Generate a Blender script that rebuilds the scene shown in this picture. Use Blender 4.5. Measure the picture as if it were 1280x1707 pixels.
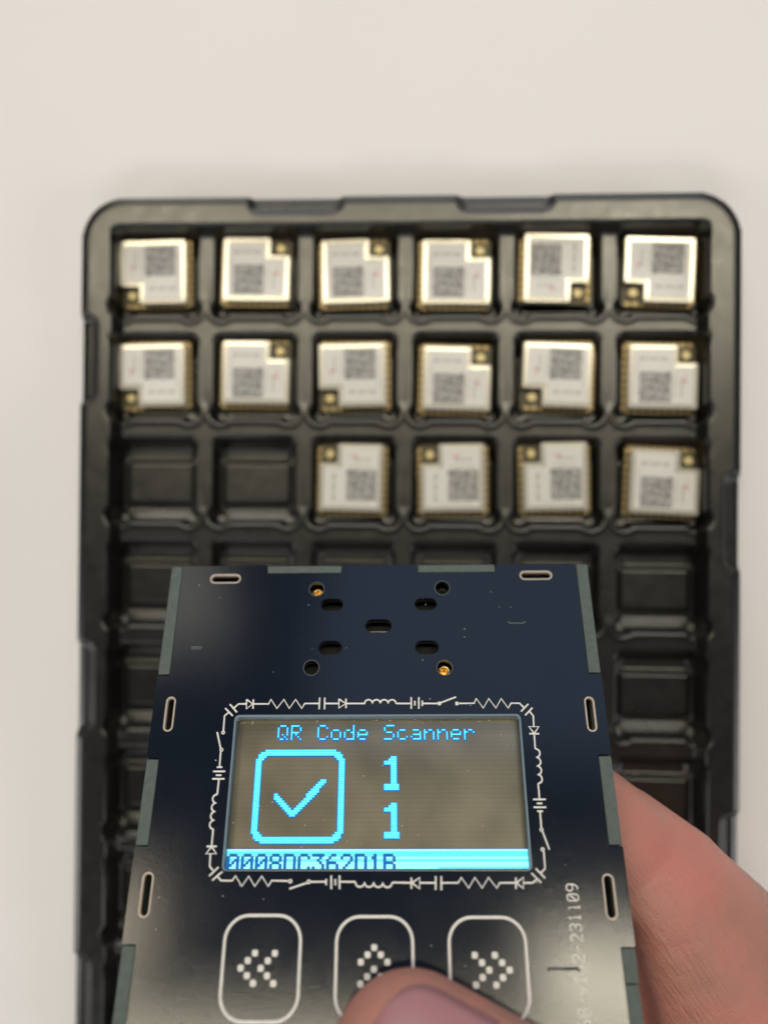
import bpy, bmesh, math, random
from mathutils import Matrix, Vector
import numpy as np
random.seed(7)
for o in list(bpy.data.objects): bpy.data.objects.remove(o)
sc = bpy.context.scene
C = bpy.context.collection
sc.unit_settings.scale_length = 0.01          # one unit is a centimetre

# ---------------------------------------------------------------- camera
cam = bpy.data.cameras.new('camera'); cam_o = bpy.data.objects.new('camera', cam); C.objects.link(cam_o)
cam_o.matrix_world = Matrix(((0.99880664, -0.00799062, 0.04818134, 0.5296624),
                             (0.00843320, 0.99992403, -0.00898943, -5.4205309),
                             (-0.04810585, 0.00938502, 0.99879815, 22.652076), (0, 0, 0, 1)))
cam.sensor_fit = 'AUTO'; cam.sensor_width = 36.0; cam.lens = 28.63
cam.clip_start = 0.5; cam.clip_end = 1000
cam.dof.use_dof = True; cam.dof.focus_distance = 15.9; cam.dof.aperture_fstop = 0.062
sc.camera = cam_o

# ---------------------------------------------------------------- world, lamps and added fills
w = bpy.data.worlds.new('World'); sc.world = w; w.use_nodes = True
bg = w.node_tree.nodes['Background']; bg.inputs['Color'].default_value = (0.42, 0.50, 0.72, 1); bg.inputs['Strength'].default_value = 0.10
def area(name, loc, target, sx, sy, radiance, col):
    l = bpy.data.lights.new(name, 'AREA'); l.shape = 'RECTANGLE'; l.size = sx; l.size_y = sy
    l.energy = radiance * math.pi * sx * sy; l.color = col
    o = bpy.data.objects.new(name, l); C.objects.link(o); o.location = loc
    o.rotation_euler = (Vector(target) - Vector(loc)).to_track_quat('-Z', 'Y').to_euler()
    return o
area('ceiling_lamp', (0, 91, 300), (0, 91, 0), 320, 22, 20.0, (1.0, 0.90, 0.66))
area('ceiling_lamp_left', (-118, 137, 300), (-118, 137, 0), 58, 38, 11.5, (1.0, 0.86, 0.62))
area('ceiling_lamp_right', (86, 124, 300), (86, 124, 0), 56, 24, 27.0, (1.0, 0.91, 0.70))
area('far_fill_panel', (-20, 262, 110), (0, 0, 0), 230, 90, 4.6, (1.0, 0.97, 0.95))  # unseen panel added to light the table
area('far_lamp_left', (-62, 140, 130), (-10, 0, 0), 34, 40, 2.4, (1.0, 0.93, 0.78))
area('blue_sheen_panel', (85, 320, 300), (85, 320, 0), 250, 200, 0.9, (0.55, 0.72, 1.0))  # added dim panel, puts a navy sheen on the upper board
area('side_fill', (-210, -100, 130), (0, -5, 0), 80, 60, 7.0, (1.0, 0.96, 0.92))  # fill added to brighten the table's left side
area('side_fill_right', (215, -100, 120), (0, -5, 0), 80, 60, 6.5, (1.0, 0.96, 0.95))  # matching fill added for the table's right side and the hand
area('rear_fill', (-40, -330, 260), (0, -5, 0), 240, 90, 5.0, (1.0, 0.96, 0.95))  # fill added from the near side to even out the table
sc.view_settings.view_transform = 'Standard'; sc.view_settings.look = 'None'
sc.view_settings.exposure = 0.0; sc.view_settings.gamma = 1.0
sc.render.engine = 'CYCLES'
sc.cycles.max_bounces = 6; sc.cycles.use_denoising = True
# ---------------------------------------------------------------- materials
def mat(name, base, rough=0.5, metal=0.0, spec=0.5, var=0.0, vscale=3.0, bump=0.0, bscale=40.0, bstretch=(1, 1, 1),
        rvar=0.0, coat=0.0, coat_r=0.05, sss=0.0, emit=None, es=1.0):
    m = bpy.data.materials.new(name); m.use_nodes = True
    nt = m.node_tree; N = nt.nodes; L = nt.links; p = N['Principled BSDF']
    p.inputs['Base Color'].default_value = (*base, 1); p.inputs['Roughness'].default_value = rough
    p.inputs['Metallic'].default_value = metal; p.inputs['Specular IOR Level'].default_value = spec
    p.inputs['Coat Weight'].default_value = coat; p.inputs['Coat Roughness'].default_value = coat_r
    if sss:
        p.inputs['Subsurface Weight'].default_value = sss
        p.inputs['Subsurface Radius'].default_value = (1.0, 0.35, 0.2); p.inputs['Subsurface Scale'].default_value = 0.25
    if emit:
        p.inputs['Emission Color'].default_value = (*emit, 1); p.inputs['Emission Strength'].default_value = es
    tc = N.new('ShaderNodeTexCoord')
    def noise(scale, stretch=(1, 1, 1), detail=4):
        mp = N.new('ShaderNodeMapping'); mp.inputs['Scale'].default_value = stretch
        n = N.new('ShaderNodeTexNoise'); n.inputs['Scale'].default_value = scale; n.inputs['Detail'].default_value = detail
        L.new(tc.outputs['Object'], mp.inputs['Vector']); L.new(mp.outputs['Vector'], n.inputs['Vector']); return n
    if var:
        n = noise(vscale); r = N.new('ShaderNodeMapRange')
        r.inputs['From Min'].default_value = 0.3; r.inputs['From Max'].default_value = 0.7
        r.inputs['To Min'].default_value = 1 - var; r.inputs['To Max'].default_value = 1 + var
        mx = N.new('ShaderNodeVectorMath'); mx.operation = 'SCALE'; mx.inputs[0].default_value = base
        L.new(n.outputs['Fac'], r.inputs['Value']); L.new(r.outputs['Result'], mx.inputs['Scale'])
        L.new(mx.outputs['Vector'], p.inputs['Base Color'])
    if rvar:
        n = noise(vscale * 1.7); r = N.new('ShaderNodeMapRange')
        r.inputs['From Min'].default_value = 0.3; r.inputs['From Max'].default_value = 0.7
        r.inputs['To Min'].default_value = max(0.02, rough - rvar); r.inputs['To Max'].default_value = rough + rvar
        L.new(n.outputs['Fac'], r.inputs['Value']); L.new(r.outputs['Result'], p.inputs['Roughness'])
    if bump:
        n = noise(bscale, bstretch, 6); b = N.new('ShaderNodeBump')
        b.inputs['Distance'].default_value = bump; b.inputs['Strength'].default_value = 1.0
        L.new(n.outputs['Fac'], b.inputs['Height']); L.new(b.outputs['Normal'], p.inputs['Normal'])
        if coat: L.new(b.outputs['Normal'], p.inputs['Coat Normal'])
    return m
M_table = mat('white_tabletop', (0.785, 0.768, 0.782), 0.55, var=0.012, vscale=0.12, bump=0.004, bscale=9)
M_tray = mat('black_tray_plastic', (0.009, 0.0086, 0.0068), 0.30, spec=0.85, var=0.15, vscale=1.5, rvar=0.03, bump=0.0008, bscale=30)
M_mask = mat('black_solder_mask', (0.0055, 0.0095, 0.019), 0.12, spec=0.42, var=0.05, vscale=0.8, rvar=0.012, bump=0.0008, bscale=36, bstretch=(0.8, 1.5, 1))
M_edge = mat('cut_board_edge', (0.078, 0.106, 0.100), 0.65, var=0.14, vscale=9, bump=0.004, bscale=45)
M_dark = mat('dark_inside', (0.012, 0.013, 0.016), 0.5, spec=0.3)
M_silk = mat('white_ink', (0.76, 0.745, 0.72), 0.6, var=0.05, vscale=12)
M_ring = mat('tinned_slot_edge', (0.42, 0.36, 0.31), 0.5, metal=0.3, var=0.12, vscale=20)
M_brass = mat('brass', (0.75, 0.50, 0.18), 0.28, metal=1.0, var=0.25, vscale=30, bump=0.006, bscale=25)
M_pad = mat('gold_pad', (0.37, 0.275, 0.13), 0.40, metal=0.7, var=0.2, vscale=12)
M_pcb = mat('module_board', (0.085, 0.070, 0.032), 0.5, var=0.2, vscale=6)
M_can = mat('satin_shield_metal', (0.62, 0.585, 0.50), 0.20, metal=0.33, var=0.05, vscale=5)
M_label = mat('white_shield_marking', (0.71, 0.70, 0.675), 0.45, var=0.03, vscale=7)
M_grey = mat('grey_print', (0.33, 0.325, 0.31), 0.6, var=0.75, vscale=13)
M_conn = mat('dull_gold', (0.60, 0.50, 0.26), 0.45, metal=0.4)
M_winedge = mat('window_cut_edge', (0.17, 0.25, 0.32), 0.4)  # blue screen glow put into the edge colour
M_ink = mat('dark_grey_print', (0.38, 0.37, 0.34), 0.6)
M_red = mat('red_print', (0.62, 0.22, 0.17), 0.6)
M_nail = mat('thumb_nail', (0.40, 0.180, 0.205), 0.46, spec=0.6, sss=0.3, bump=0.002, bscale=12, bstretch=(0.4, 2, 1))
M_dust = mat('pale_dust', (0.55, 0.53, 0.48), 0.8)

def skin_mat():
    m = mat('skin', (0.55, 0.245, 0.185), 0.48, spec=0.45, sss=0.35)
    nt = m.node_tree; N = nt.nodes; L = nt.links; p = N['Principled BSDF']
    tc = N.new('ShaderNodeTexCoord')
    n1 = N.new('ShaderNodeTexNoise'); n1.inputs['Scale'].default_value = 0.55; n1.inputs['Detail'].default_value = 5
    L.new(tc.outputs['Object'], n1.inputs['Vector'])
    cr = N.new('ShaderNodeValToRGB'); e = cr.color_ramp.elements
    e[0].position = 0.32; e[0].color = (0.36, 0.19, 0.155, 1); e[1].position = 0.68; e[1].color = (0.51, 0.20, 0.165, 1)
    x = e.new(0.5); x.color = (0.45, 0.205, 0.168, 1)
    L.new(n1.outputs['Fac'], cr.inputs['Fac']); L.new(cr.outputs['Color'], p.inputs['Base Color'])
    # crossing fine skin lines
    acc = None
    for rz, sc_, st, wgt in ((0.95, 5.0, (0.4, 3.4, 1), 0.5), (-0.5, 7.0, (0.5, 2.2, 1), 0.2), (0.2, 26.0, (1, 1, 1), 0.25)):
        mp = N.new('ShaderNodeMapping'); mp.inputs['Rotation'].default_value = (0, 0, rz)
        mp2 = N.new('ShaderNodeMapping'); mp2.inputs['Scale'].default_value = st
        n = N.new('ShaderNodeTexNoise'); n.inputs['Scale'].default_value = sc_; n.inputs['Detail'].default_value = 3
        L.new(tc.outputs['Object'], mp.inputs['Vector']); L.new(mp.outputs['Vector'], mp2.inputs['Vector']); L.new(mp2.outputs['Vector'], n.inputs['Vector'])
        k = N.new('ShaderNodeMath'); k.operation = 'MULTIPLY'; k.inputs[1].default_value = wgt; L.new(n.outputs['Fac'], k.inputs[0])
        if acc is None: acc = k.outputs[0]
        else:
            a = N.new('ShaderNodeMath'); a.operation = 'ADD'; L.new(acc, a.inputs[0]); L.new(k.outputs[0], a.inputs[1]); acc = a.outputs[0]
    b = N.new('ShaderNodeBump'); b.inputs['Distance'].default_value = 0.05; b.inputs['Strength'].default_value = 1
    L.new(acc, b.inputs['Height']); L.new(b.outputs['Normal'], p.inputs['Normal'])
    return m
M_skin = skin_mat()

def screen_mat():
    m = mat('dark_display_glass', (0.10, 0.085, 0.062), 0.26, metal=0.35, spec=0.6, coat=0.8, coat_r=0.03)
    nt = m.node_tree; N = nt.nodes; L = nt.links; p = N['Principled BSDF']
    tc = N.new('ShaderNodeTexCoord'); sx = N.new('ShaderNodeSeparateXYZ'); L.new(tc.outputs['Object'], sx.inputs[0])
    def lines(axis, per, lo):
        a = N.new('ShaderNodeMath'); a.operation = 'MULTIPLY'; a.inputs[1].default_value = 2 * math.pi / per; L.new(sx.outputs[axis], a.inputs[0])
        s = N.new('ShaderNodeMath'); s.operation = 'SINE'; L.new(a.outputs[0], s.inputs[0])
        r = N.new('ShaderNodeMapRange'); r.inputs['From Min'].default_value = -1; r.inputs['To Min'].default_value = lo; r.inputs['To Max'].default_value = 1.0
        L.new(s.outputs[0], r.inputs['Value']); return r.outputs['Result']
    mu = N.new('ShaderNodeMath'); mu.operation = 'MULTIPLY'; L.new(lines('Y', 0.0862, 0.92), mu.inputs[0]); L.new(lines('X', 0.0437, 0.9), mu.inputs[1])
    n = N.new('ShaderNodeTexNoise'); n.inputs['Scale'].default_value = 0.8; L.new(tc.outputs['Object'], n.inputs['Vector'])
    cr = N.new('ShaderNodeValToRGB'); e = cr.color_ramp.elements
    e[0].position = 0.35; e[0].color = (0.155, 0.139, 0.097, 1); e[1].position = 0.65; e[1].color = (0.24, 0.214, 0.147, 1)
    L.new(n.outputs['Fac'], cr.inputs['Fac'])
    v = N.new('ShaderNodeVectorMath'); v.operation = 'SCALE'; L.new(cr.outputs['Color'], v.inputs[0]); L.new(mu.outputs[0], v.inputs['Scale'])
    L.new(v.outputs['Vector'], p.inputs['Base Color'])
    return m
M_screen = screen_mat()
def emissive(name, col, s):
    m = bpy.data.materials.new(name); m.use_nodes = True; nt = m.node_tree; nt.nodes.remove(nt.nodes['Principled BSDF'])
    e = nt.nodes.new('ShaderNodeEmission'); e.inputs['Color'].default_value = (*col, 1); e.inputs['Strength'].default_value = s
    nt.links.new(e.outputs[0], nt.nodes['Material Output'].inputs['Surface']); return m
M_px = emissive('lit_cyan_pixel', (0.13, 0.84, 1.0), 1.35)
M_px2 = emissive('bright_cyan_pixel', (0.28, 0.93, 1.0), 1.7)
M_halo = emissive('blue_pixel_glow', (0.01, 0.22, 0.75), 0.8)  # glow spilling from lit pixels, painted in as emissive quads

# ---------------------------------------------------------------- helpers
def obj(name, me, m, parent=None, smooth=False):
    if isinstance(me, bmesh.types.BMesh):
        b = me; me = bpy.data.meshes.new(name); b.to_mesh(me); b.free()
    if m is not None and len(me.materials) == 0: me.materials.append(m)
    if smooth:
        me.polygons.foreach_set('use_smooth', [True] * len(me.polygons))
    o = bpy.data.objects.new(name, me); C.objects.link(o)
    if parent is not None: o.parent = parent
    return o
def tag(o, label=None, cat=None, group=None, kind=None):
    for k, v in (('label', label), ('category', cat), ('group', group), ('kind', kind)):
        if v: o[k] = v
    return o
def box(bm, x0, x1, y0, y1, z0, z1):
    v = [bm.verts.new((x, y, z)) for z in (z0, z1) for y in (y0, y1) for x in (x0, x1)]
    for f in ((0, 2, 3, 1), (4, 5, 7, 6), (0, 1, 5, 4), (2, 6, 7, 3), (0, 4, 6, 2), (1, 3, 7, 5)): bm.faces.new([v[i] for i in f])
def baked(o, keep=False):
    """the object's mesh with its modifiers or curve settings applied"""
    dg = bpy.context.evaluated_depsgraph_get(); dg.update()
    me = bpy.data.meshes.new_from_object(o.evaluated_get(dg), depsgraph=dg)
    if not keep:
        d = o.data; bpy.data.objects.remove(o)
        if isinstance(d, bpy.types.Curve): bpy.data.curves.remove(d)
        else: bpy.data.meshes.remove(d)
    return me
def pill(cx, cy, hl, r, vertical=False, n=8, tilt=0.0):
    """outline of a slot: half length hl (to the tips), radius r"""
    pts = []
    for s in (1, -1):
        for k in range(n + 1):
            a = -math.pi / 2 + math.pi * k / n + (0 if s > 0 else math.pi)
            pts.append((s * (hl - r) + r * math.cos(a), r * math.sin(a)))
    a = (math.pi / 2 if vertical else 0) + tilt
    return [(cx + x * math.cos(a) - y * math.sin(a), cy + x * math.sin(a) + y * math.cos(a)) for x, y in pts]
def circle(cx, cy, r, n=24): return [(cx + r * math.cos(2 * math.pi * k / n), cy + r * math.sin(2 * math.pi * k / n)) for k in range(n)]
def rrect(x0, x1, y0, y1, r, n=6):
    pts = []
    for cx, cy, a0 in ((x1 - r, y1 - r, 0), (x0 + r, y1 - r, 90), (x0 + r, y0 + r, 180), (x1 - r, y0 + r, 270)):
        for k in range(n + 1):
            a = math.radians(a0 + 90 * k / n); pts.append((cx + r * math.cos(a), cy + r * math.sin(a)))
    return pts
def round_poly(pts, r, n=4):
    """round every corner of a polygon by r"""
    out = []; N = len(pts)
    for i in range(N):
        p = Vector(pts[i]); a = Vector(pts[i - 1]) - p; b = Vector(pts[(i + 1) % N]) - p
        rr = min(r, a.length * 0.45, b.length * 0.45); a.normalize(); b.normalize()
        s, e = p + a * rr, p + b * rr
        for k in range(n + 1):
            t = k / n; q = s * (1 - t) ** 2 + p * 2 * t * (1 - t) + e * t * t; out.append((q.x, q.y))
    return out
def plate(name, outline, holes, z0, z1, m, parent=None, bevel=0.0, seg=2, smooth=False):
    cu = bpy.data.curves.new(name, 'CURVE'); cu.dimensions = '2D'; cu.fill_mode = 'BOTH'; cu.extrude = (z1 - z0) / 2
    for ring in [outline] + list(holes):
        s = cu.splines.new('POLY'); s.points.add(len(ring) - 1); s.use_cyclic_u = True
        for p, q in zip(s.points, ring): p.co = (q[0], q[1], 0, 1)
    o = bpy.data.objects.new(name, cu); C.objects.link(o); me = baked(o)
    me.transform(Matrix.Translation((0, 0, (z0 + z1) / 2)))
    b = bmesh.new(); b.from_mesh(me); bmesh.ops.remove_doubles(b, verts=b.verts, dist=1e-5)
    bmesh.ops.recalc_face_normals(b, faces=b.faces); b.to_mesh(me); b.free()
    if bevel:
        t = bpy.data.objects.new(name, me); C.objects.link(t)
        md = t.modifiers.new('b', 'BEVEL'); md.width = bevel; md.segments = seg; md.limit_method = 'ANGLE'; md.angle_limit = math.radians(50)
        md.harden_normals = False
        me = baked(t)
    me.materials.clear()
    return obj(name, me, m, parent, smooth)
def strokes(name, lines, width, z, m, parent=None, flat=0.14, cyclic=False, res=2):
    """printed lines: flattened tubes lying on a surface at height z"""
    cu = bpy.data.curves.new(name, 'CURVE'); cu.dimensions = '3D'; cu.bevel_depth = width / 2; cu.bevel_resolution = res; cu.use_fill_caps = True
    for ln in lines:
        s = cu.splines.new('POLY'); s.points.add(len(ln) - 1); s.use_cyclic_u = cyclic
        for p, q in zip(s.points, ln): p.co = (q[0], q[1], 0, 1)
    o = bpy.data.objects.new(name, cu); C.objects.link(o); me = baked(o)
    me.transform(Matrix.Translation((0, 0, z)) @ Matrix.Diagonal((1, 1, flat, 1)))
    me.materials.clear()
    return obj(name, me, m, parent, True)

# ---------------------------------------------------------------- the table
bm = bmesh.new(); box(bm, -70, 70, -60, 75, -2.5, 0)
table = tag(obj('tabletop', bm, M_table), 'smooth white table surface lying under the black tray', 'table', kind='structure')
del table['category']

# ---------------------------------------------------------------- the tray
PX, PY = 2.713, 2.818
def tray_height(X, Y):
    """height of the moulded sheet above the table"""
    def sm(a, b, v):
        t = np.clip((v - a) / (b - a), 0, 1); return t * t * (3 - 2 * t)
    def rr(cx, cy, hx, hy, r):
        qx = np.abs(X - cx) - (hx - r); qy = np.abs(Y - cy) - (hy - r)
        return np.hypot(np.maximum(qx, 0), np.maximum(qy, 0)) + np.minimum(np.maximum(qx, qy), 0) - r
    yb, yt = -20.75, 3.19
    outer = rr(0, (yt + yb) / 2, 8.74, (yt - yb) / 2, 1.2)
    inner = rr(0, (2.45 - 19.95) / 2, 7.92, (2.47 + 19.95) / 2, 0.28)
    z = np.full_like(X, 1.20)
    # finger recesses in the rim
    for side, a, b in (('t', -4.20, -1.65), ('t', 1.35, 3.90), ('l', -2.40, 0.02), ('l', -11.25, -8.72), ('l', -19.6, -17.1), ('r', -6.7, -4.15), ('r', -15.4, -12.9), ('b', -4.2, -1.6)):
        if side in 'tb':
            cx, cy, hx, hy = (a + b) / 2, (yt + 0.5 if side == 't' else yb - 0.5), (b - a) / 2, 0.98
        else:
            cx, cy, hx, hy = (-8.74 - 0.5 if side == 'l' else 8.74 + 0.5), (a + b) / 2, 0.98, (b - a) / 2
        d = rr(cx, cy, hx, hy, 0.34)
        z = z - 0.16 * (1 - sm(-0.17, 0.05, d))
    # soft roll of the outer edge
    z = z - 0.05 * sm(-0.30, 0.0, outer) ** 2
    # step from the rim down to the grid of ridges
    k = 1 - sm(-0.24, -0.02, inner)
    z = z * (1 - k) + 0.75 * k
    # side ledge inside the rim
    for c in range(6):
        for r in range(8):
            cx = (c - 2.5) * PX; cy = 1.25 - r * PY; lx, ly = X - cx, Y - cy
            near = (np.abs(lx) < 1.5) & (np.abs(ly) < 1.55)
            if not near.any(): continue
            body = rr(cx, cy, 1.125, 1.15, 0.22)
            for sx in (-1, 1):
                body = np.minimum(body, np.hypot(lx - sx * 0.93, ly + 0.97) - 0.29)
            north = sm(0.55, 1.05, ly)
            k = 1 - sm(-0.10 - 0.20 * north, 0.01 + 0.05 * north, body)
            plat = rr(cx, cy - 0.05, 0.93, 0.60, 0.06)
            floor = 0.13 + 0.17 * (1 - sm(-0.09, 0.03, plat))
            step = 0.07 * sm(-0.30, -0.19, body)          # little ledge at the foot of the wall
            floor = floor + step
            zz = z * (1 - k) + floor * k
            z = np.where(near, zz, z)
            # faint raised lip round the pocket
            z = z + np.where(near, 0.020 * np.exp(-((body - 0.075) / 0.065) ** 2) * (1 - sm(-1.0, 0.4, ly)) * (inner < -0.2), 0)
    # outer wall down to the table
    k = sm(-0.005, 0.05, outer)
    z = z * (1 - k) + 0.012 * k
    return z, outer
dx = 0.042
xs = np.arange(-8.84, 8.8401, dx); ys = np.arange(-20.86, 3.3, dx)
X, Y = np.meshgrid(xs, ys)
Z, outer = tray_height(X, Y)
nx, ny = len(xs), len(ys)
idx = np.arange(nx * ny).reshape(ny, nx)
q = np.stack([idx[:-1, :-1], idx[:-1, 1:], idx[1:, 1:], idx[1:, :-1]], -1).reshape(-1, 4)
keep = (outer.reshape(-1)[q] < 0.075).any(axis=1); q = q[keep]
used, inv = np.unique(q, return_inverse=True)
me = bpy.data.meshes.new('tray')
co = np.stack([X.ravel()[used], Y.ravel()[used], Z.ravel()[used]], -1)
q = inv.reshape(-1, 4)
me.vertices.add(len(co)); me.vertices.foreach_set('co', co.ravel())
me.loops.add(q.size); me.loops.foreach_set('vertex_index', q.ravel().astype(np.int32))
me.polygons.add(len(q)); me.polygons.foreach_set('loop_start', np.arange(0, q.size, 4, dtype=np.int32)); me.polygons.foreach_set('loop_total', np.full(len(q), 4, dtype=np.int32))
me.update(); me.validate()
tray = tag(obj('component_tray', me, M_tray, smooth=True), 'black moulded plastic tray with square pockets, lying flat on the white table', 'tray')

# ---------------------------------------------------------------- the radio modules in the tray
GRP = 'square shielded modules lying in the tray pockets'
def make_module():
    """notch and gold connector at the upper right"""
    root = bpy.data.objects.new('wireless_module', None); C.objects.link(root); root.empty_display_size = 0.3
    pl = plate('circuit_board', rrect(-1.02, 1.02, -1.0, 1.0, 0.05, 2), [], 0.0, 0.10, M_pcb, root)
    can = [(-0.90, -0.88), (1.0, -0.88), (1.0, 0.40), (0.44, 0.40), (0.44, 0.90), (-0.90, 0.90)]
    c = plate('shield_can', round_poly(can, 0.07, 3), [], 0.104, 0.356, M_can, root, bevel=0.03, seg=2, smooth=False)
    band = [(-0.87, -0.85), (0.97, -0.85), (0.97, 0.37), (0.41, 0.37), (0.41, 0.87), (-0.87, 0.87)]
    ins = [(-0.775, -0.755), (0.875, -0.755), (0.875, 0.275), (0.315, 0.275), (0.315, 0.775), (-0.775, 0.775)]
    lo_, hi_ = round_poly(band, 0.06, 3), round_poly(ins, 0.03, 3)
    bm = bmesh.new(); a_ = [bm.verts.new((x, y, 0.3597)) for x, y in lo_]; b_ = [bm.verts.new((x, y, 0.3625)) for x, y in hi_]
    for i in range(len(a_)): bm.faces.new((a_[i], a_[(i + 1) % len(a_)], b_[(i + 1) % len(b_)], b_[i]))
    bmesh.ops.recalc_face_normals(bm, faces=bm.faces)
    if sum(f.normal.z for f in bm.faces) < 0: bmesh.ops.reverse_faces(bm, faces=bm.faces)
    obj('shield_rim', bm, M_can, root)
    plate('shield_face', hi_, [], 0.358, 0.3632, M_label, root)
    # the print: a grey field, three short rows and a red mark
    bm = bmesh.new(); box(bm, -0.61, 0.27, -0.72, 0.14, 0.3633, 0.3646); obj('grey_print', bm, M_grey, root)
    rng = random.Random(3); bm = bmesh.new()
    x = -0.62
    for wd in (0.16, 0.07, 0.12, 0.05, 0.14):
        box(bm, x, x + wd, 0.46, 0.46 + 0.07, 0.3633, 0.3646); x += wd + 0.055
    for k, (yy, wd) in enumerate(((-0.66, 0.46), (-0.58, 0.34))):
        pass
    for k in range(5): box(bm, 0.34, 0.375, -0.55 + k * 0.13, -0.47 + k * 0.13, 0.3633, 0.3646)
    for k in range(3): box(bm, 0.52, 0.57, -0.52 + k * 0.17, -0.40 + k * 0.17, 0.3633, 0.3646)
    for k in range(6): box(bm, -0.685, -0.665, -0.5 + k * 0.15, -0.40 + k * 0.15, 0.3633, 0.3646)
    tag(obj('text_print', bm, M_ink, root), kind='stuff')
    bm = bmesh.new(); bmesh.ops.create_cone(bm, cap_ends=True, segments=3, radius1=0.075, radius2=0.07, depth=0.0015, matrix=Matrix.Translation((0.64, -0.12, 0.3641)))
    box(bm, 0.60, 0.68, 0.0, 0.035, 0.3633, 0.3646); obj('red_mark', bm, M_red, root)
    # gold connector
    b = bmesh.new(); box(b, -0.13, 0.13, -0.06, 0.06, 0, 0.025)
    for r0, r1, z0, z1 in ((0.115, 0.115, 0.03, 0.11), (0.035, 0.03, 0.03, 0.13)):
        bmesh.ops.create_cone(b, cap_ends=True, segments=20, radius1=r0, radius2=r1, depth=z1 - z0, matrix=Matrix.Translation((0, 0, (z0 + z1) / 2)))
    bmesh.ops.translate(b, verts=b.verts, vec=(0.71, 0.64, 0.102)); obj('antenna_connector', b, M_conn, root)
    # castellated pads on three sides: each a small gold tab with a scooped end
    def padmesh():
        w_, l_ = 0.062, 0.125; pts = [(-w_, -l_ / 2)]
        for k in range(5):
            a = math.pi - math.pi * k / 4; pts.append((0.036 * math.cos(a), -l_ / 2 + 0.04 * math.sin(a)))
        pts += [(w_, -l_ / 2), (w_, l_ / 2), (-w_, l_ / 2)]
        b = bmesh.new(); lo = [b.verts.new((x, y, 0)) for x, y in pts]; hi = [b.verts.new((x, y, 0.012)) for x, y in pts]
        b.faces.new(hi); b.faces.new(lo[::-1])
        for i in range(len(pts)): b.faces.new((lo[i], lo[(i + 1) % len(pts)], hi[(i + 1) % len(pts)], hi[i]))
        m_ = bpy.data.meshes.new('contact_pad'); b.to_mesh(m_); b.free(); m_.materials.append(M_pad); return m_
    pm = padmesh()
    for k in range(9):
        for side in range(3):
            o = bpy.data.objects.new('contact_pad', pm); C.objects.link(o); o.parent = root
            t = -0.84 + k * 0.21
            if side == 0: o.location = (t, -0.945, 0.1002)
            elif side == 1: o.location = (-0.965, t, 0.1002); o.rotation_euler = (0, 0, -math.pi / 2)
            else: o.location = (t, 0.945, 0.1002); o.rotation_euler = (0, 0, math.pi)
    return root
proto = make_module()
def copy_tree(o, parent=None):
    c = o.copy(); C.objects.link(c); c.parent = parent
    for ch in o.children: copy_tree(ch, c)
    return c
rowname = {0: 'top row', 1: 'second row', 2: 'third row'}
ordn = ['first from the left', 'second from the left', 'third from the left', 'third from the right', 'second from the right', 'last on the right']
NOTCH = {'BL': ('lower left', math.pi), 'TR': ('upper right', 0.0), 'BR': ('lower right', -math.pi / 2), 'TL': ('upper left', math.pi / 2)}
mods = [(-6.88, 1.34, 'BL', 0, 0, 1.0), (-4.11, 1.37, 'TR', 0, 1, -1.0), (-1.40, 1.30, 'TR', 0, 2, 1.5), (1.32, 1.27, 'TR', 0, 3, -0.5), (4.03, 1.42, 'BR', 0, 4, -1.0), (6.81, 1.32, 'BL', 0, 5, -2.0),
        (-6.88, -1.50, 'BL', 1, 0, 1.0), (-4.11, -1.45, 'TR', 1, 1, -0.5), (-1.37, -1.50, 'BL', 1, 2, 1.0), (1.35, -1.61, 'TR', 1, 3, -1.5), (4.13, -1.50, 'BL', 1, 4, -2.0), (6.82, -1.56, 'TR', 1, 5, -1.0),
        (-1.42, -4.34, 'TL', 2, 2, -1.0), (1.32, -4.33, 'TL', 2, 3, 1.0), (4.05, -4.28, 'TL', 2, 4, 1.5), (6.88, -4.37, 'TR', 2, 5, -2.5)]
extra = {(0, 0): 'edges glinting', (0, 4): 'sitting highest in its pocket, bright left edge', (0, 2): 'bright edges round its notch', (2, 2): 'right of the two empty pockets'}
copies = [proto] + [copy_tree(proto) for _ in mods[1:]]
for c, (x, y, nt_, r, col, rot) in zip(copies, mods):
    c.location = (x, y, 0.325); c.scale = (0.96, 0.96, 1.0); rg = random.Random(r * 7 + col * 3 + 1)
    c.rotation_euler = (math.radians(rg.uniform(-1, 1) * (1.2 if r == 0 else 0.5)), math.radians(rg.uniform(-1, 1) * (1.2 if r == 0 else 0.5)), NOTCH[nt_][1] + math.radians(rot))
    lab = f"white shielded module, notched {NOTCH[nt_][0]}, {ordn[col]} in the tray's {rowname[r]}"
    tag(c, lab, 'circuit module', GRP)

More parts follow.
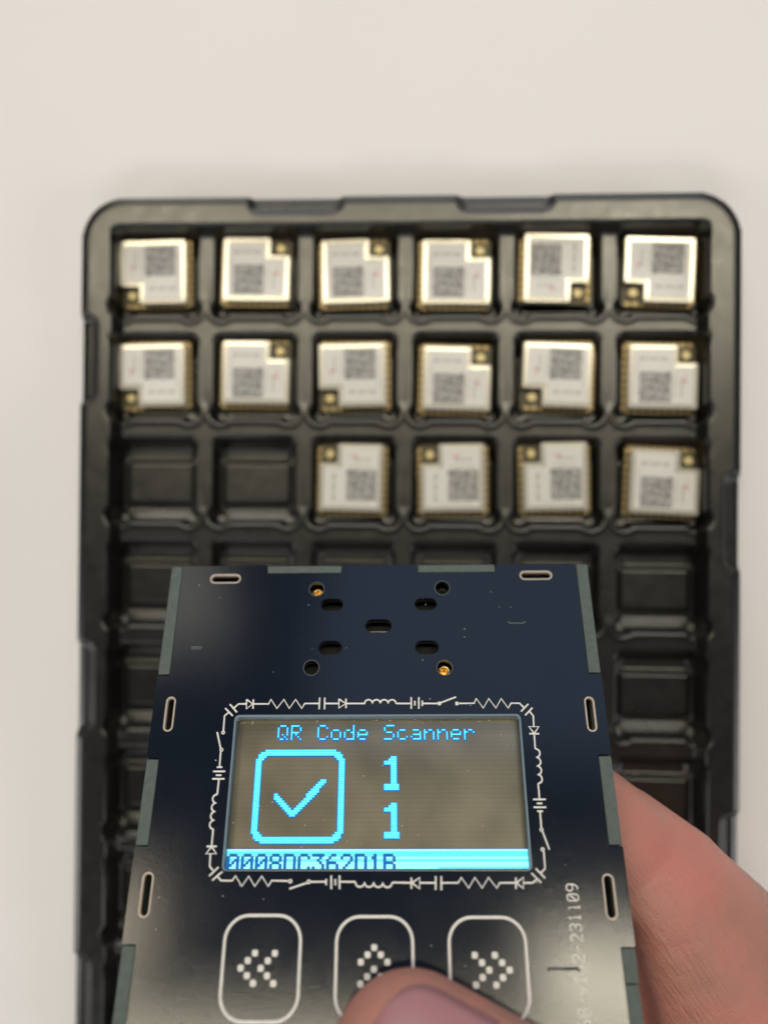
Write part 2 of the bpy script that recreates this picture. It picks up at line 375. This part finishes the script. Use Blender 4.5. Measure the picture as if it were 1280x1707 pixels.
# ---------------------------------------------------------------- the hand-held scanner
dev = bpy.data.objects.new('handheld_scanner', None); C.objects.link(dev); dev.empty_display_size = 1
dev.matrix_world = Matrix(((0.99939, -0.02843, 0.02012, -0.3058), (0.01618, 0.89049, 0.45472, -10.5398), (-0.03084, -0.45412, 0.8904, 7.2581), (0, 0, 0, 1)))
tag(dev, 'black circuit-board box with lit cyan display and touch buttons, held above the tray', 'scanner')
XL, XR, XLi, XRi, YT, YB = -4.415, 4.462, -4.165, 4.205, 4.60, -6.6
ztop, zbot = 0.10, -0.10
outl = [(XLi, YT), (-2.365, YT), (-2.365, 4.405), (-0.755, 4.405), (-0.755, YT), (0.838, YT), (0.838, 4.415), (2.508, 4.415), (2.508, YT), (XRi, YT),
        (XRi, 2.20), (XR, 2.20), (XR, 0.63), (XRi, 0.63), (XRi, -0.985), (XR, -0.985), (XR, -2.595), (XRi, -2.595), (XRi, -4.2), (XR, -4.2), (XR, YB),
        (XL, YB), (XL, -4.15), (XLi, -4.15), (XLi, -2.565), (XL, -2.565), (XL, -0.985), (XLi, -0.985), (XLi, 0.59), (XL, 0.59), (XL, 2.20), (XLi, 2.20)]
slots = [(-3.232, 4.302, 0.33, 0.108, False, 0), (3.344, 4.337, 0.345, 0.104, False, 0), (-4.075, 1.433, 0.345, 0.098, True, 0), (4.157, 1.403, 0.345, 0.10, True, 0),
         (-4.098, -1.785, 0.375, 0.105, True, 0), (4.122, -1.815, 0.375, 0.108, True, 0)]
round_holes = [(-1.282, 4.055, 0.150), (1.36, 4.065, 0.150), (-1.325, 2.355, 0.152), (1.353, 2.342, 0.152)]
pills = [(-0.949, 3.703, 0.232, 0.135), (1.005, 3.704, 0.232, 0.133), (0.025, 3.236, 0.272, 0.14), (-0.957, 2.767, 0.240, 0.15), (1.008, 2.769, 0.240, 0.145)]
holes = [rrect(-2.79, 2.80, -1.40, 1.415, 0.09, 4)]
holes += [pill(cx, cy, hl - 0.028, r - 0.028, v) for cx, cy, hl, r, v, t in slots]
holes += [circle(*h) for h in round_holes] + [pill(cx, cy, hl, r) for cx, cy, hl, r in pills]
plate('front_panel', round_poly(outl, 0.035, 2), holes, zbot, ztop, M_mask, dev, bevel=0.012)
# cut edge of the display window: bare board, its pale blue holding the screen's glow
plate('window_edge', rrect(-2.79, 2.80, -1.40, 1.415, 0.09, 4), [rrect(-2.765, 2.775, -1.385, 1.385, 0.08, 4)], -0.19, 0.085, M_winedge, dev)
for cx, cy, hl, r, v, t in slots:
    plate('slot_rim', pill(cx, cy, hl, r, v), [pill(cx, cy, hl - 0.032, r - 0.032, v)], -0.09, ztop + 0.006, M_ring, dev)
# side panels with finger tabs that come up flush with the front
def side(x0, x1, tabs, y0, y1, dz=0.0, name='side_panel'):
    bm = bmesh.new(); box(bm, x0, x1, y0, y1, -1.62, zbot - 0.004)
    for a, b in tabs: box(bm, x0, x1, a, b, zbot - 0.003, ztop - 0.008 + dz)
    bmesh.ops.bevel(bm, geom=list(bm.edges), offset=0.010, segments=1, affect='EDGES')
    return obj(name, bm, M_edge, dev)
side(XL + 0.008, XLi - 0.012, [(2.23, 4.585), (-0.965, 0.565), (-4.13, -2.59)], YB, 4.585)
side(XRi + 0.012, XR - 0.008, [(2.23, 4.585), (-0.965, 0.605), (-3.145, -2.62)], -3.145, 4.585)
side(XRi + 0.012, XR - 0.008, [(-4.18, -3.16)], YB, -3.16, -0.035)
bm = bmesh.new(); box(bm, XLi, XRi, 4.425, 4.59, -1.62, zbot - 0.004)
for a, b in ((-2.345, -0.775), (0.858, 2.488)): box(bm, a, b, 4.425, 4.59, zbot - 0.003, ztop - 0.006)
bmesh.ops.bevel(bm, geom=list(bm.edges), offset=0.008, segments=1, affect='EDGES')
obj('top_panel', bm, M_edge, dev)
bm = bmesh.new(); box(bm, XLi, XRi, YB, YB + 0.16, -1.62, zbot - 0.004); obj('bottom_panel', bm, M_edge, dev)
bm = bmesh.new(); box(bm, XL, XR, YB, YT, -1.80, -1.625); obj('back_panel', bm, M_mask, dev)
bm = bmesh.new(); box(bm, XLi + 0.1, XRi - 0.1, 1.7, 4.3, -0.62, -0.50)
for x, y, s in ((-0.93, 3.64, 0.11), (1.0, 3.66, 0.10), (-0.95, 2.72, 0.12), (1.04, 2.70, 0.13), (1.36, 4.02, 0.07), (-0.2, 3.1, 0.08)):
    box(bm, x - s, x + s, y - s * 0.6, y + s * 0.6, -0.499, -0.36)
obj('inner_board', bm, M_dark, dev)
bm = bmesh.new(); box(bm, XLi - 0.01, XRi + 0.01, YB + 0.2, YT - 0.2, -0.80, -0.70); obj('dark_backing', bm, M_dark, dev)  # sheet added behind the slots to keep them dark
# brass standoffs seen through two of the round holes, dark pegs in the others
def standoff(cx, cy, m, name):
    b = bmesh.new()
    r1, r2 = 0.135, 0.07; n = 24
    rings = [(r1, -0.49), (r1, -0.14), (r2, -0.15), (r2 * 0.95, -0.34), (0.0, -0.36)]
    prev = None
    for r, z in rings:
        vs = [b.verts.new((cx + r * math.cos(2 * math.pi * k / n), cy + r * math.sin(2 * math.pi * k / n), z)) for k in range(n)] if r else [b.verts.new((cx, cy, z))]
        if prev:
            for k in range(n):
                if len(vs) == 1: b.faces.new((prev[k], prev[(k + 1) % n], vs[0]))
                else: b.faces.new((prev[k], prev[(k + 1) % n], vs[(k + 1) % n], vs[k]))
        prev = vs
    bmesh.ops.recalc_face_normals(b, faces=b.faces)
    return obj(name, b, m, dev, True)
standoff(-1.282, 4.03, M_brass, 'brass_standoff'); standoff(1.353, 2.335, M_brass, 'brass_standoff')
standoff(1.36, 4.03, M_dark, 'peg')
bm = bmesh.new(); box(bm, -0.24, 0.29, 3.165, 3.185, -0.45, -0.12); obj('copper_strip', bm, M_ring, dev)
# thin light rims round the drilled holes
for h in round_holes: strokes('hole_rim', [circle(h[0], h[1], h[2] + 0.006)], 0.016, ztop + 0.0, M_edge, dev, flat=0.3, cyclic=True)

# printed line art round the display
LN = [[[-2.987,1.545],[-2.826,1.392]],[[-2.902,1.622],[-2.749,1.461]],[[-2.82,1.544],[-2.73,1.627],[-2.577,1.627]],[[-2.905,1.467],[-2.987,1.393],[-2.983,1.106]],[[-3.101,1.08],[-3.006,0.771]],[[-2.997,0.705],[-2.993,0.43]],[[-3.045,0.417],[-2.938,0.417]],[[-3.11,0.339],[-2.877,0.339]],[[-3.05,0.27],[-2.943,0.269]],[[-3.11,0.203],[-2.878,0.202]],[[-2.983,0.185],[-2.989,-0.082]],[[-0.23,1.626],[-0.604,1.627]],[[-0.751,1.717],[-0.746,1.536],[-0.618,1.628],[-0.751,1.717]],[[-0.612,1.725],[-0.608,1.536]],[[-0.748,1.628],[-1.02,1.629]],[[-1.033,1.746],[-1.03,1.515]],[[-1.133,1.747],[-1.135,1.516]],[[-1.145,1.63],[-1.423,1.631],[-1.479,1.534],[-1.608,1.712],[-1.723,1.535],[-1.839,1.713],[-1.967,1.535],[-2.095,1.714],[-2.137,1.625],[-2.437,1.626]],[[-2.444,1.716],[-2.438,1.529]],[[-2.578,1.716],[-2.569,1.529],[-2.451,1.626],[-2.578,1.716]],[[-3.004,-0.69],[-3.006,-0.978]],[[-3.098,-0.986],[-2.91,-0.986]],[[-3.005,-0.99],[-3.096,-1.109],[-2.906,-1.109],[-3.005,-0.99]],[[-3.014,-1.109],[-3.006,-1.321],[-2.94,-1.391]],[[-3.002,-1.484],[-2.844,-1.333]],[[-2.939,-1.553],[-2.768,-1.407]],[[-2.855,-1.479],[-2.779,-1.557],[-2.577,-1.557],[-2.525,-1.479],[-2.4,-1.649],[-2.287,-1.484],[-2.166,-1.649],[-2.051,-1.484],[-1.926,-1.649],[-1.869,-1.557],[-1.579,-1.562]],[[-1.546,-1.69],[-1.229,-1.592]],[[-1.175,-1.576],[-0.893,-1.576]],[[-0.894,-1.53],[-0.891,-1.633]],[[-0.805,-1.472],[-0.798,-1.695]],[[-0.73,-1.53],[-0.727,-1.633]],[[-0.656,-1.472],[-0.65,-1.695]],[[-0.633,-1.576],[-0.369,-1.576]],[[0.284,-1.587],[0.623,-1.594]],[[0.629,-1.507],[0.627,-1.69]],[[0.641,-1.594],[0.778,-1.507],[0.774,-1.69],[0.641,-1.594]],[[0.774,-1.594],[1.049,-1.594]],[[1.065,-1.484],[1.058,-1.708]],[[1.165,-1.484],[1.158,-1.713]],[[1.174,-1.594],[1.462,-1.594],[1.521,-1.507],[1.646,-1.679],[1.762,-1.507],[1.883,-1.679],[2.005,-1.507],[2.145,-1.679],[2.2,-1.594],[2.475,-1.594]],[[2.493,-1.508],[2.48,-1.69]],[[2.497,-1.594],[2.626,-1.503],[2.612,-1.685],[2.497,-1.594]],[[2.617,-1.594],[2.786,-1.594],[2.853,-1.542]],[[2.775,-1.434],[2.936,-1.594]],[[2.856,-1.358],[3.013,-1.519]],[[2.937,-1.439],[3.025,-1.358],[3.027,-1.078]],[[3.131,-1.047],[3.037,-0.745]],[[3.017,-0.672],[3.02,-0.404]],[[2.965,-0.387],[3.074,-0.387]],[[2.906,-0.318],[3.139,-0.318]],[[2.969,-0.249],[3.073,-0.249]],[[2.91,-0.179],[3.144,-0.179]],[[3.029,-0.157],[3.028,0.107]],[[3.027,0.741],[3.03,1.006]],[[2.937,1.028],[3.126,1.027]],[[3.032,1.033],[2.94,1.163],[3.13,1.162],[3.032,1.033]],[[3.035,1.162],[3.042,1.371],[2.98,1.454]],[[2.884,1.38],[3.039,1.53]],[[2.808,1.454],[2.965,1.605]],[[2.869,1.537],[2.793,1.62],[2.628,1.621],[2.566,1.524],[2.441,1.713],[2.327,1.525],[2.198,1.714],[2.08,1.526],[1.952,1.715],[1.906,1.623],[1.608,1.619]],[[1.558,1.75],[1.25,1.634]],[[1.194,1.621],[0.904,1.622]],[[0.892,1.683],[0.889,1.572]],[[0.824,1.747],[0.819,1.517]],[[0.745,1.675],[0.743,1.581]],[[0.674,1.748],[0.671,1.517]],[[0.656,1.623],[0.374,1.624]]]
def arcs(p0, p1, n, side, bulge=0.95):
    """a coil symbol: n half loops from p0 to p1 bulging to one side"""
    p0, p1 = Vector(p0), Vector(p1); d = (p1 - p0) / n; nrm = Vector((-d.y, d.x)) * side; out = []
    for k in range(n):
        for j in range(9):
            if j == 0 and k: continue
            t = math.pi * j / 8; out.append(tuple(p0 + d * (k + 0.5 - 0.5 * math.cos(t)) + nrm * (0.5 * bulge * math.sin(t) + 0.02)))
    return [tuple(p0)] + out + [tuple(p1)]
LN += [arcs((-0.244, 1.625), (0.374, 1.622), 4, 1), arcs((-2.99, -0.08), (-3.003, -0.69), 4, -1), arcs((-0.369, -1.578), (0.284, -1.588), 4, -1), arcs((3.03, 0.742), (3.03, 0.107), 4, 1)]
strokes('circuit_border_print', LN, 0.034, ztop, M_silk, dev)
rings = [[-2.985, 1.071], [-2.987, 0.74], [-1.536, -1.567], [-1.205, -1.576], [3.01, -1.042], [3.019, -0.708]]
strokes('switch_contact_print', [circle(x, y, 0.026, 12) for x, y in rings], 0.026, ztop, M_silk, dev, cyclic=True)
strokes('switch_dot_print', [[(x - 0.03, y), (x + 0.03, y)] for x, y in ([1.567, 1.619], [1.227, 1.62])], 0.075, ztop, M_silk, dev, flat=0.07)
# three touch buttons
for cx, cy in ((-1.967, -2.916), (-0.021, -2.935), (1.927, -2.945)):
    strokes('button_outline', [rrect(cx - 0.66, cx + 0.66, cy - 0.80, cy + 0.80, 0.40, 8)], 0.056, ztop, M_silk, dev, flat=0.09, cyclic=True)
def icon(name, pts):
    bm = bmesh.new()
    for x, y in pts:
        c_ = rrect(x - 0.052, x + 0.052, y - 0.052, y + 0.052, 0.028, 2)
        lo = [bm.verts.new((a, b, ztop + 0.0003)) for a, b in c_]; hi = [bm.verts.new((a, b, ztop + 0.004)) for a, b in c_]
        bm.faces.new(hi)
        for i in range(len(c_)): bm.faces.new((lo[i], lo[(i + 1) % len(c_)], hi[(i + 1) % len(c_)], hi[i]))
    obj(name, bm, M_silk, dev)
L1 = [(2, 2), (1, 1), (0, 0), (1, -1), (2, -2)]
for x0_, y0_, d_ in ((-2.314, -2.925, 0), (-1.97, -2.928, 0), (1.935, -2.949, 2), (2.279, -2.949, 2), (-0.027, -2.613, 1), (-0.029, -2.94, 1)):
    icon('chevron_icon', [((x0_ + a * 0.115, y0_ + b * 0.113), (x0_ + b * 0.114, y0_ - a * 0.110), (x0_ - a * 0.118, y0_ + b * 0.111))[d_] for a, b in L1])

# board date code running up the right side
GL = {'0': [[(1, 0), (3, 0), (4, 1), (4, 5), (3, 6), (1, 6), (0, 5), (0, 1), (1, 0)], [(0.8, 1.6), (3.2, 4.4)]], '1': [[(1, 5), (2, 6), (2, 0)], [(1, 0), (3, 0)]],
      '2': [[(0, 5), (1, 6), (3, 6), (4, 5), (4, 4), (0, 0), (4, 0)]], '3': [[(0, 5), (1, 6), (3, 6), (4, 5), (4, 4), (3, 3), (1.5, 3)], [(3, 3), (4, 2), (4, 1), (3, 0), (1, 0), (0, 1)]],
      '4': [[(3, 0), (3, 6), (0, 2), (4, 2)]], '9': [[(4, 3.5), (3, 2.7), (1, 2.7), (0, 3.7), (0, 5), (1, 6), (3, 6), (4, 5), (4, 2), (2.5, 0), (1, 0)]],
      '8': [[(1, 3), (0, 4), (0, 5), (1, 6), (3, 6), (4, 5), (4, 4), (3, 3), (1, 3), (0, 2), (0, 1), (1, 0), (3, 0), (4, 1), (4, 2), (3, 3)]],
      '6': [[(3, 6), (1.5, 6), (0, 4), (0, 1), (1, 0), (3, 0), (4, 1), (4, 2.3), (3, 3.3), (1, 3.3), (0, 2.5)]], '-': [[(0.5, 3), (3.5, 3)]], 'v': [[(0, 4), (2, 0), (4, 4)]]}
txt = '68-v142-231109'; tl = []
y0 = -1.565 - 0.1585 * len(txt)
for i, ch in enumerate(txt):
    for pl in GL[ch]: tl.append([(3.565 - b * 0.032 - 0.0, y0 + i * 0.1585 + a * 0.0265) for a, b in pl])
strokes('date_code_print', tl, 0.028, ztop, M_silk, dev)
# small raised blemishes of the board where parts sit behind it
strokes('raised_mark', [[(2.93, -2.965), (2.95, -2.925), (3.44, -2.925), (3.47, -2.965)]], 0.05, ztop, M_mask, dev, flat=0.5)
strokes('raised_mark', [[(2.68, 3.305), (2.73, 3.275), (2.99, 3.275), (3.05, 3.31)]], 0.03, ztop, M_edge, dev, flat=0.3)
strokes('raised_mark', [[(-3.79, 2.745), (-3.75, 2.785), (-3.71, 2.745), (-3.67, 2.785), (-3.63, 2.745), (-3.59, 2.785)], [(-3.80, 2.80), (-3.57, 2.80)]], 0.03, ztop, M_edge, dev, flat=0.4)

# the display
bm = bmesh.new(); box(bm, -2.96, 2.96, -1.52, 1.60, -0.36, -0.20)
bmesh.ops.bevel(bm, geom=list(bm.edges), offset=0.006, segments=1, affect='EDGES')
disp = obj('display_panel', bm, M_screen, dev)
FONT = {'Q': '01110 10001 10001 10001 10101 10010 01101', 'R': '11110 10001 10001 11110 10100 10010 10001', 'C': '01110 10001 10000 10000 10000 10001 01110',
        'o': '00000 00000 01110 10001 10001 10001 01110', 'd': '00001 00001 01101 10011 10001 10001 01111', 'e': '00000 00000 01110 10001 11111 10000 01110',
        'S': '01111 10000 10000 01110 00001 00001 11110', 'c': '00000 00000 01110 10000 10000 10001 01110', 'a': '00000 00000 01110 00001 01111 10001 01111',
        'n': '00000 00000 10110 11001 10001 10001 10001', 'r': '00000 00000 10110 11001 10000 10000 10000', ' ': '00000 ' * 7,
        '0': '01110 10001 10011 10101 11001 10001 01110', '8': '01110 10001 10001 01110 10001 10001 01110', 'D': '11110 10001 10001 10001 10001 10001 11110',
        '3': '11111 00010 00100 00010 00001 10001 01110', '6': '00110 01000 10000 11110 10001 10001 01110', '2': '01110 10001 00001 00010 00100 01000 11111',
        '1': '00100 01100 00100 00100 00100 00100 01110', 'B': '11110 10001 10001 11110 10001 10001 11110'}
grid = np.zeros((64, 128), bool)
for i, ch in enumerate('QR Code Scanner'):
    for r, row in enumerate(FONT[ch].split()[:7]):
        for c_, v in enumerate(row):
            if v == '1': grid[3 + r, 19 + i * 6 + c_] = True
for r in range(14, 54):                                    # rounded box, three pixels thick
    for c_ in range(10, 50):
        def inside(m_, rad):
            x_, y_ = c_ - 29.5, r - 33.5; h = 20 - m_
            qx, qy = abs(x_) - (h - rad), abs(y_) - (h - rad)
            return math.hypot(max(qx, 0), max(qy, 0)) + min(max(qx, qy), 0) - rad < 0
        if inside(0, 6.5) and not inside(3, 3.6): grid[r, c_] = True
def line(p, q_, th):
    for r in range(64):
        for c_ in range(128):
            a = Vector(p); b = Vector(q_); v = Vector((c_, r)); t = max(0, min(1, (v - a).dot(b - a) / (b - a).length_squared))
            if (a + (b - a) * t - v).length < th: grid[r, c_] = True
line((19.5, 34), (27, 41.5), 1.5); line((27, 41.5), (40.2, 27.5), 1.5)
for top in (17, 37):
    grid[top:top + 12, 70:73] = True; grid[top + 2:top + 4, 67:70] = True; grid[top + 1, 69:70] = True; grid[top + 12:top + 15, 67:74] = True
grid[56:64, :] = True
for i, ch in enumerate('0008DC362D1B'):
    for r, row in enumerate(FONT[ch].split()[:6]):
        for c_, v in enumerate(row):
            if v == '1': grid[58 + r, 1 + i * 6 + c_] = False
def gx(c_): return -2.8016 + 0.043675 * c_
def gy(r): return 1.4070 - 0.043106 * r
bp, bh, bb = bmesh.new(), bmesh.new(), bmesh.new()
def quad(b, x0, x1, y0, y1, z): b.faces.new([b.verts.new(v) for v in ((x0, y0, z), (x1, y0, z), (x1, y1, z), (x0, y1, z))])
def lit(r, c_): return 0 <= r < 64 and 0 <= c_ < 128 and grid[r, c_]
for r in range(64):
    for c_ in range(128):
        if not grid[r, c_]:
            if r >= 57: quad(bh, gx(c_), gx(c_ + 1), gy(r + 1), gy(r), -0.1987)  # blue spill painted into the unlit text cells
            continue
        l_, r_, u_, d_ = (lit(r, c_ - 1), lit(r, c_ + 1), lit(r - 1, c_), lit(r + 1, c_))
        s_ = 0.0085
        quad(bb if (r in (56, 59, 61, 62) or (r == 63 and c_ < 90)) else bp, gx(c_) + (0.0012 if l_ else s_), gx(c_ + 1) - (0.0012 if r_ else s_),
             gy(r + 1) + (0.003 if d_ else s_ + 0.002), gy(r) - (0.0012 if u_ else s_ * 0.6), -0.1955)
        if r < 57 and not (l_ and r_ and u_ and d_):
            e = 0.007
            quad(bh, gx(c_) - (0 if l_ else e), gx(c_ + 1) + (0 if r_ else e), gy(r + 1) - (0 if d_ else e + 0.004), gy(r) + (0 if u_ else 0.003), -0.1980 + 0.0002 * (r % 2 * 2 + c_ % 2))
tag(obj('lit_pixels', bp, M_px, disp), kind='stuff'); tag(obj('bright_pixels', bb, M_px2, disp), kind='stuff'); tag(obj('pixel_glow_fringe', bh, M_halo, disp), kind='stuff')

# dust on the board and screen
rng = random.Random(11); bm = bmesh.new()
for k in range(95):
    on_screen = k < 50
    if on_screen: x, y, z = rng.uniform(-2.7, 2.7), rng.uniform(-1.05, 1.36) if k < 30 else rng.uniform(1.30, 1.38), -0.193
    else: x, y, z = rng.uniform(-4.0, 4.0), rng.uniform(-3.4, 4.4), ztop + 0.003
    if not on_screen and abs(x) < 2.9 and abs(y) < 1.5: continue
    s = rng.uniform(0.004, 0.012); a = rng.uniform(0, 3.14); l_ = rng.uniform(1, 2.5)
    vs = [bm.verts.new((x + s * l_ * math.cos(a + t) * (1 if i % 2 else 0.6), y + s * math.sin(a + t), z + (0.003 if i == 0 else 0))) for i, t in enumerate((0, 1.3, 2.6, 3.9, 5.1))]
    bm.faces.new(vs)
d = obj('dust_specks', bm, M_dust, dev); d['kind'] = 'stuff'

# ---------------------------------------------------------------- the hand
HAND_A = [((2.972, -10.697, 5.166), 0.98), ((3.782, -11.549, 5.319), 1.2), ((4.48, -12.33, 5.31), 1.41)]
HAND_C = [((5.40, -13.55, 5.25), 1.90), ((6.62, -15.75, 4.93), 2.74), ((8.064, -17.674, 5.158), 3.0)]
HAND_T = [((0.43, -13.84, 9.93), 1.30), ((2.152, -14.5, 10.3), 1.3), ((3.9, -15.4, 10.5), 1.3)]
HAND_B = [((3.9, -15.3, 10.6), 1.25), ((6.2, -16.9, 8.0), 1.9), ((7.2, -17.4, 6.2), 2.6)]
def blob_chain(b, chain, sub=3):
    for (p, r), (q_, s) in zip(chain, chain[1:]):
        P, Q = Vector(p), Vector(q_); n = max(2, int((Q - P).length / (0.22 * min(r, s))))
        for k in range(n + 1):
            t = k / n; c_ = P.lerp(Q, t); rad = r * (1 - t) + s * t
            bmesh.ops.create_icosphere(b, subdivisions=sub, radius=rad, matrix=Matrix.Translation(c_))
b = bmesh.new()
blob_chain(b, HAND_A)
blob_chain(b, HAND_C)
blob_chain(b, [((4.45, -11.68, 5.2), 0.85), ((4.80, -11.94, 5.2), 0.93), ((5.97, -12.76, 5.2), 0.95)])
blob_chain(b, HAND_T)
blob_chain(b, HAND_B)
me = bpy.data.meshes.new('hand'); b.to_mesh(me); b.free()
t = bpy.data.objects.new('hand', me); C.objects.link(t)
md = t.modifiers.new('r', 'REMESH'); md.mode = 'VOXEL'; md.voxel_size = 0.065
md = t.modifiers.new('s', 'SMOOTH'); md.factor = 0.6; md.iterations = 10
me = baked(t)
co = np.zeros(len(me.vertices) * 3); me.vertices.foreach_get('co', co); co = co.reshape(-1, 3)
no = np.array([v.normal for v in me.vertices])
for (pts, depth, wid) in [([[5.04, -11.49, 6.37], [4.71, -11.74, 6.64], [4.52, -11.94, 6.75], [4.37, -12.2, 6.82]], 0.035, 0.05), ([[4.7, -15.6, 7.0], [4.55, -14.7, 7.01], [4.42, -14.15, 6.99], [4.32, -13.5, 6.89]], 0.38, 0.42)]:
    pts = np.array(pts); best = np.full(len(co), 1e9)
    for a, c_ in zip(pts, pts[1:]):
        d_ = c_ - a; tt_ = np.clip(((co - a) @ d_) / (d_ @ d_), 0, 1); best = np.minimum(best, np.linalg.norm(a + tt_[:, None] * d_ - co, axis=1))
    co = co - no * (depth * np.exp(-(best / wid) ** 2))[:, None]
me.vertices.foreach_set('co', co.ravel()); me.update()
me.materials.clear()
hand = obj('hand', me, M_skin, smooth=True)
tag(hand, 'bare right hand gripping the scanner from the lower right, thumb on the middle button', 'hand')
# thumb nail: a curved plate on the upper side of the thumb tip
def nail():
    c = Vector(HAND_T[0][0]); base = Vector(HAND_T[1][0]); a = (base - c).normalized()
    u = Vector((0.0, 0.62, 1.0)); u = (u - a * u.dot(a)).normalized(); v = a.cross(u)
    R_ = HAND_T[0][1] + 0.035; b = bmesh.new(); G = []
    ns, nl = 16, 12
    for i in range(ns + 1):
        row = []
        for j in range(nl + 1):
            s = -0.80 + 1.75 * i / ns; l = -1 + 2 * j / nl
            wd = 0.92 * math.sqrt(max(0.0, 1 - (max(0, -0.05 - s) / 0.76) ** 2.4)) if s < -0.05 else 0.92
            ph = l * wd
            rad = R_ * (0.985 + 0.0 * l)
            d = u * math.cos(ph) + v * math.sin(ph)
            if s < 0:
                th = -s / R_ * 1.0; p = c + (d * math.cos(th) - a * math.sin(th)) * rad
            else: p = c + a * s + d * rad
            row.append(b.verts.new(p))
        G.append(row)
    for i in range(ns):
        for j in range(nl): b.faces.new((G[i][j], G[i][j + 1], G[i + 1][j + 1], G[i + 1][j]))
    bmesh.ops.remove_doubles(b, verts=b.verts, dist=1e-4)
    bmesh.ops.recalc_face_normals(b, faces=b.faces)
    r = bmesh.ops.solidify(b, geom=list(b.faces), thickness=0.03)
    return obj('thumbnail', b, M_nail, hand, True)
nail()
